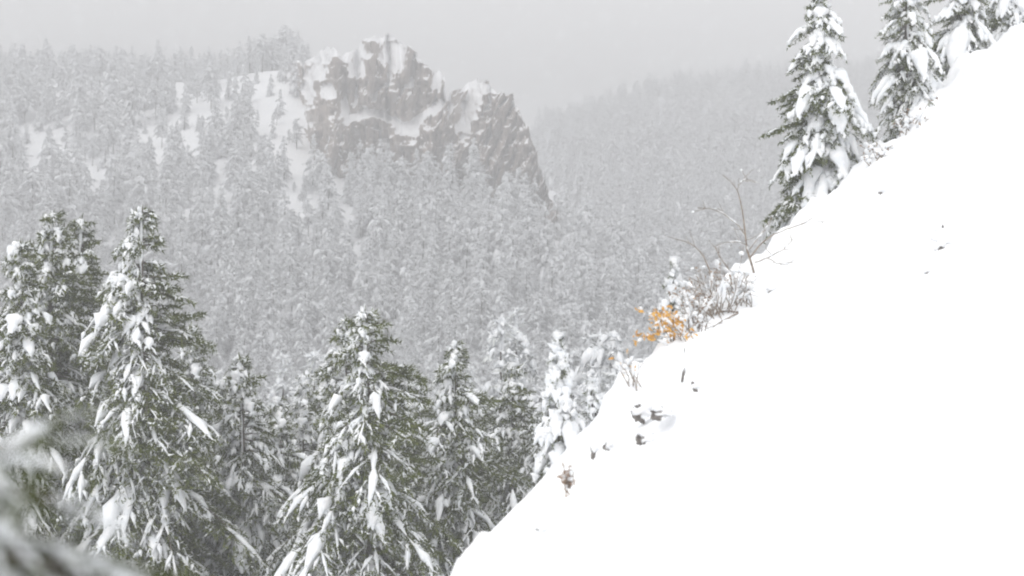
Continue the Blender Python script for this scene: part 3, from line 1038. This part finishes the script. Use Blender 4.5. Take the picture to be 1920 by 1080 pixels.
for k, a in enumerate([
        (1197, 776, 20, 26, "large dark stone at the left of the stone cluster on the slope edge", 1.2),
        (1234, 778, 24, 20, "broad snow topped ledge stone at the right of the stone cluster", 1.0),
        (1205, 824, 18, 22, "small stone at the bottom of the stone cluster", 1.0),
        (1282, 690, 5, 44, "tall thin stone edge above the stone cluster", 1.6, 0.1),
        (1302, 726, 10, 14, "tiny stone right of the tall thin stone edge", 1.2),
        (1113, 843, 9, 26, "upright dark stone left of the pair below the cluster", 1.2),
        (1138, 838, 10, 14, "little stone right of the pair below the cluster", 1.2),
        (1013, 996, 12, 9, "little stone low on the slope near the bottom edge", 1.2),
        (1445, 545, 9, 13, "lone little stone right of the sapling foot", 1.3),
        (1766, 455, 13, 46, "thin dark stone edge high on the open slope", 1.8, 0.25),
        (1741, 512, 10, 26, "small thin stone edge below the larger one on the open slope", 1.5, 0.3),
        (1652, 359, 9, 8, "tiny stone near the upper slope edge under the firs", 1.3)]):
    stone(80 + k, *a)

# ------------------------------------------------------------------ forest on the hills
rng = np.random.default_rng(2024)
MED_KW = dict(sub=False, step=0.42, dens=9, sl=0.36, sw=0.11, snow_r=0.15, ks=3, ss=4, frost=0.95, load=0.9, wind=0.3, clump=0.0, wood=False,
              e_lo=-18, droop=0.55, snow_share=0.8)
MED = []
for k in range(6):
    r = 2.15 + 0.2 * k
    MED.append(conifer(200 + k, 10.0, r, whorls=16, per=6, prof=0.72 + 0.05 * k, **MED_KW))
for k in range(3):
    MED.append(conifer(260 + k, 10.0, 2.1, whorls=13, per=6, t0=0.26 + 0.07 * k, pine=True, **MED_KW))

CLEAR = [(190, 330, 22, 12), (122, 275, 14, 30), (430, 185, 26, 30), (345, 235, 40, 14), (500, 195, 26, 40), (556, 372, 20, 34), (632, 380, 13, 30),
         (350, 152, 40, 5), (450, 150, 50, 8), (70, 268, 36, 10), (612, 300, 12, 16), (525, 250, 26, 26), (690, 455, 7, 12), (268, 240, 16, 26),
         (60, 300, 20, 10), (400, 375, 20, 12), (225, 205, 14, 16), (560, 310, 16, 20)]


def edge_py(px):
    e = np.array(EDGE, float)
    return np.interp(px, e[:, 0], e[:, 1])


pts = []


def scatter(xa, xb, ya, yb, sp):
    nx, ny = int((xb - xa) / sp), int((yb - ya) / sp)
    gx, gy = np.meshgrid(np.arange(nx), np.arange(ny))
    x = xa + (gx + 0.5 + rng.uniform(-0.46, 0.46, gx.shape)) * sp
    y = ya + (gy + 0.5 + rng.uniform(-0.46, 0.46, gx.shape)) * sp
    pts.append(np.stack([x.ravel(), y.ravel(), np.full(x.size, sp)], -1))


scatter(-60, 60, 66, 130, 5.2)
scatter(-100, 100, 130, 200, 4.8)
scatter(-170, 130, 200, 330, 3.7)
scatter(-190, 150, 330, 400, 3.9)
scatter(-230, 240, 400, 520, 4.6)
scatter(-250, 330, 520, 655, 5.0)
P = np.concatenate(pts)
x, y, sp = P.T
z = far_z(x, y)
hgt = np.clip(rng.normal(8.4, 2.1, len(x)), 3.8, 13.5) * np.where(y > 420, 1.0, 1.0)
hgt = np.where(y < 130, hgt * 1.05, np.where((y > 365) & (y < 420), hgt * 0.8, hgt))
u = x - edge_x(np.minimum(y, 88))
bx, by = 960 + F * x / y, 540 - F * z / y
ty = by - F * hgt / y
keep = (bx > -230) & (bx < 2080) & ~((u > -19) & (y < 90))
keep &= ty < edge_py(bx) + 60
keep &= ty < 1130
# behind the crag or in its rock
yb_c = np.interp(bx, [470, 700, 860, 1052], [338, 329, 320, 302])
cr_top = np.minimum(TOP1(np.clip(bx, 470, 856)), TOP2(np.clip(bx, 800, 1052)))
in_c = (bx > 575) & (bx < 1050) & (y > yb_c - 3.5)
keep &= ~(in_c & (y < yb_c + 46))
keep &= ~(in_c & (ty > cr_top - 6))
keep &= ~(in_c & (bx < 1000) & (bx > 650))
keep &= ~(in_c & (bx < 960) & (y < 420))
# left shoulder of the crag: only few trees
sh = (bx > 500) & (bx < 620) & (y > 318) & (y < 380)
keep &= ~(sh & (rng.uniform(size=len(x)) < 0.42))
thin = np.ones(len(x))
small = np.zeros(len(x), bool)
for (cx, cy, rx, ry) in CLEAR:
    inside = (np.abs(bx - cx) < rx) & (by > cy - ry) & (by < cy + ry + 0.55 * F * hgt / y) & (y < 400)
    thin[inside] = 0.34
    small |= inside
# open wood on the upper left hill
opn = (bx < 640) & (y > 290) & (y < 385)
thin = np.where(opn, np.minimum(thin, 0.86 + 0.42 * vnoise(x / 9, y / 9, 0, 91)), thin)
keep &= rng.uniform(size=len(x)) < thin
hgt = np.where(small, hgt * rng.uniform(0.3, 0.65, len(x)), hgt)
ty = by - F * hgt / y
x, y, z, hgt, bx, by, ty, opn = [a[keep] for a in (x, y, z, hgt, bx, by, ty, opn)]
kind = rng.integers(0, 6, len(x))
pine = rng.uniform(size=len(x)) < np.where(opn, 0.40, 0.10)
kind = np.where(pine, 6 + rng.integers(0, 3, len(x)), kind)
rot = rng.uniform(-0.7, 0.7, len(x))
app = hgt / y
seen = (bx > 10) & (bx < 1900) & (ty < edge_py(bx) - 25) & (ty > 0) & (ty < 1040)
# behind the near row only the tops that stand clear of it
rowtop = np.interp(bx, [0, 60, 140, 200, 265, 330, 400, 462, 520, 600, 650, 700, 760, 858, 900, 962, 1010], [470, 420, 430, 560, 410, 540, 690, 700, 760, 680, 620, 620, 740, 670, 730, 710, 800])
seen &= (ty < rowtop - 12) | (bx > 1010)
order = np.argsort(-np.where(seen, app, -1))
chosen = order[:300]
is_ind = np.zeros(len(x), bool)
is_ind[chosen] = True
med_mesh = [tree_meshes("forest_tree_%d" % k, g, M_NEEDLE_FAR) for k, g in enumerate(MED)]
first_of = {}
for i in chosen:
    what = "conifer" if kind[i] < 6 else "pine with bare lower trunk"
    if y[i] < 200:
        lab, grp = "snow dusted %s on the valley floor behind the near spruces" % what, "%s on the valley floor"
    elif bx[i] < 640 and y[i] > 275:
        lab, grp = "misty snow dusted %s high on the hillside left of the crag" % what, "%s high on the left hillside"
    elif bx[i] < 640:
        lab, grp = "misty snow dusted %s low on the hillside left of the crag" % what, "%s low on the left hillside"
    elif bx[i] < 1040:
        lab, grp = "misty snow dusted %s on the lower slope straight below the crag" % what, "%s below the crag"
    else:
        lab, grp = "misty snow dusted %s on the slope right of the crag" % what, "%s right of the crag"
    grp = grp % ("conifers" if kind[i] < 6 else "pines")
    tr = plant_tree("conifer_tree" if kind[i] < 6 else "pine_tree", med_mesh[kind[i]], (x[i], y[i], z[i] - 0.2), lab, grp, rot[i], hgt[i] / 10.0)
    first_of.setdefault(int(kind[i]), tr)

rest = np.where(~is_ind)[0]
me = bpy.data.meshes.new("distant_forest")
me.from_pydata(np.stack([x[rest], y[rest], z[rest] - 0.2], -1).tolist(), [], [])
for an, ty_, val in (("kind", 'INT', kind[rest].astype(np.int32)), ("turn", 'FLOAT', rot[rest].astype(np.float32)), ("size", 'FLOAT', (hgt[rest] / 10).astype(np.float32))):
    at_ = me.attributes.new(an, ty_, 'POINT')
    at_.data.foreach_set("value", val)
forest = link("distant_forest", me)
forest["kind"] = "stuff"
forest["label"] = "snow dusted conifer forest covering the misty hills"
ng = bpy.data.node_groups.new("forest_scatter", 'GeometryNodeTree')
ng.interface.new_socket(name="Geometry", in_out='INPUT', socket_type='NodeSocketGeometry')
ng.interface.new_socket(name="Geometry", in_out='OUTPUT', socket_type='NodeSocketGeometry')
gi, go = ng.nodes.new("NodeGroupInput"), ng.nodes.new("NodeGroupOutput")


def named(an, dt):
    n_ = ng.nodes.new("GeometryNodeInputNamedAttribute")
    n_.data_type = dt
    n_.inputs["Name"].default_value = an
    return n_.outputs["Attribute"]


a_kind, a_turn, a_size = named("kind", 'INT'), named("turn", 'FLOAT'), named("size", 'FLOAT')
cx = ng.nodes.new("ShaderNodeCombineXYZ")
ng.links.new(a_turn, cx.inputs["Z"])
e2r = ng.nodes.new("FunctionNodeEulerToRotation")
ng.links.new(cx.outputs[0], e2r.inputs[0])
jg = ng.nodes.new("GeometryNodeJoinGeometry")
for k in range(len(MED)):
    if k not in first_of:
        continue
    cmpn = ng.nodes.new("FunctionNodeCompare")
    cmpn.data_type = 'INT'
    cmpn.operation = 'EQUAL'
    ng.links.new(a_kind, [s for s in cmpn.inputs if s.name == "A" and s.type == 'INT'][0])
    [s for s in cmpn.inputs if s.name == "B" and s.type == 'INT'][0].default_value = k
    jt = ng.nodes.new("GeometryNodeJoinGeometry")
    root = first_of[k]
    kids = [c_ for c_ in root.children] + [g_ for c_ in root.children for g_ in c_.children]
    for c_ in kids:
        oi_ = ng.nodes.new("GeometryNodeObjectInfo")
        oi_.transform_space = 'ORIGINAL'
        oi_.inputs["Object"].default_value = c_
        oi_.inputs["As Instance"].default_value = False
        ng.links.new(oi_.outputs["Geometry"], jt.inputs[0])
    iop = ng.nodes.new("GeometryNodeInstanceOnPoints")
    ng.links.new(gi.outputs[0], iop.inputs["Points"])
    ng.links.new(cmpn.outputs[0], iop.inputs["Selection"])
    ng.links.new(jt.outputs[0], iop.inputs["Instance"])
    ng.links.new(e2r.outputs[0], iop.inputs["Rotation"])
    ng.links.new(a_size, iop.inputs["Scale"])
    ng.links.new(iop.outputs[0], jg.inputs[0])
ng.links.new(jg.outputs[0], go.inputs[0])
md = forest.modifiers.new("forest_scatter", 'NODES')
md.node_group = ng

# ------------------------------------------------------------------ snowflakes in the air
rng = np.random.default_rng(99)
nf = 12000
fy_ = rng.uniform(4, 46, nf) ** 1.0
fx_ = rng.uniform(-0.42, 0.42, nf) * fy_
fz_ = rng.uniform(-0.24, 0.24, nf) * fy_
okf = fz_ > ground_z(fx_, fy_) + 0.1
fx_, fy_, fz_ = fx_[okf], fy_[okf], fz_[okf]
nf = len(fx_)
o4 = np.array([(1, 0, -0.6), (-0.5, 0.87, -0.6), (-0.5, -0.87, -0.6), (0, 0, 1.1)], float)
f4 = np.array([(0, 2, 1), (0, 1, 3), (1, 2, 3), (2, 0, 3)])
V = np.stack([fx_, fy_, fz_], -1)[:, None, :] + o4[None] * rng.uniform(0.003, 0.006, nf)[:, None, None]
T = (f4[None] + (np.arange(nf) * 4)[:, None, None]).reshape(-1, 3)
flakes = link("falling_snow", make_mesh("falling_snow", V.reshape(-1, 3), T, np.zeros((0, 4), int), M_TSNOW))
flakes["kind"] = "stuff"
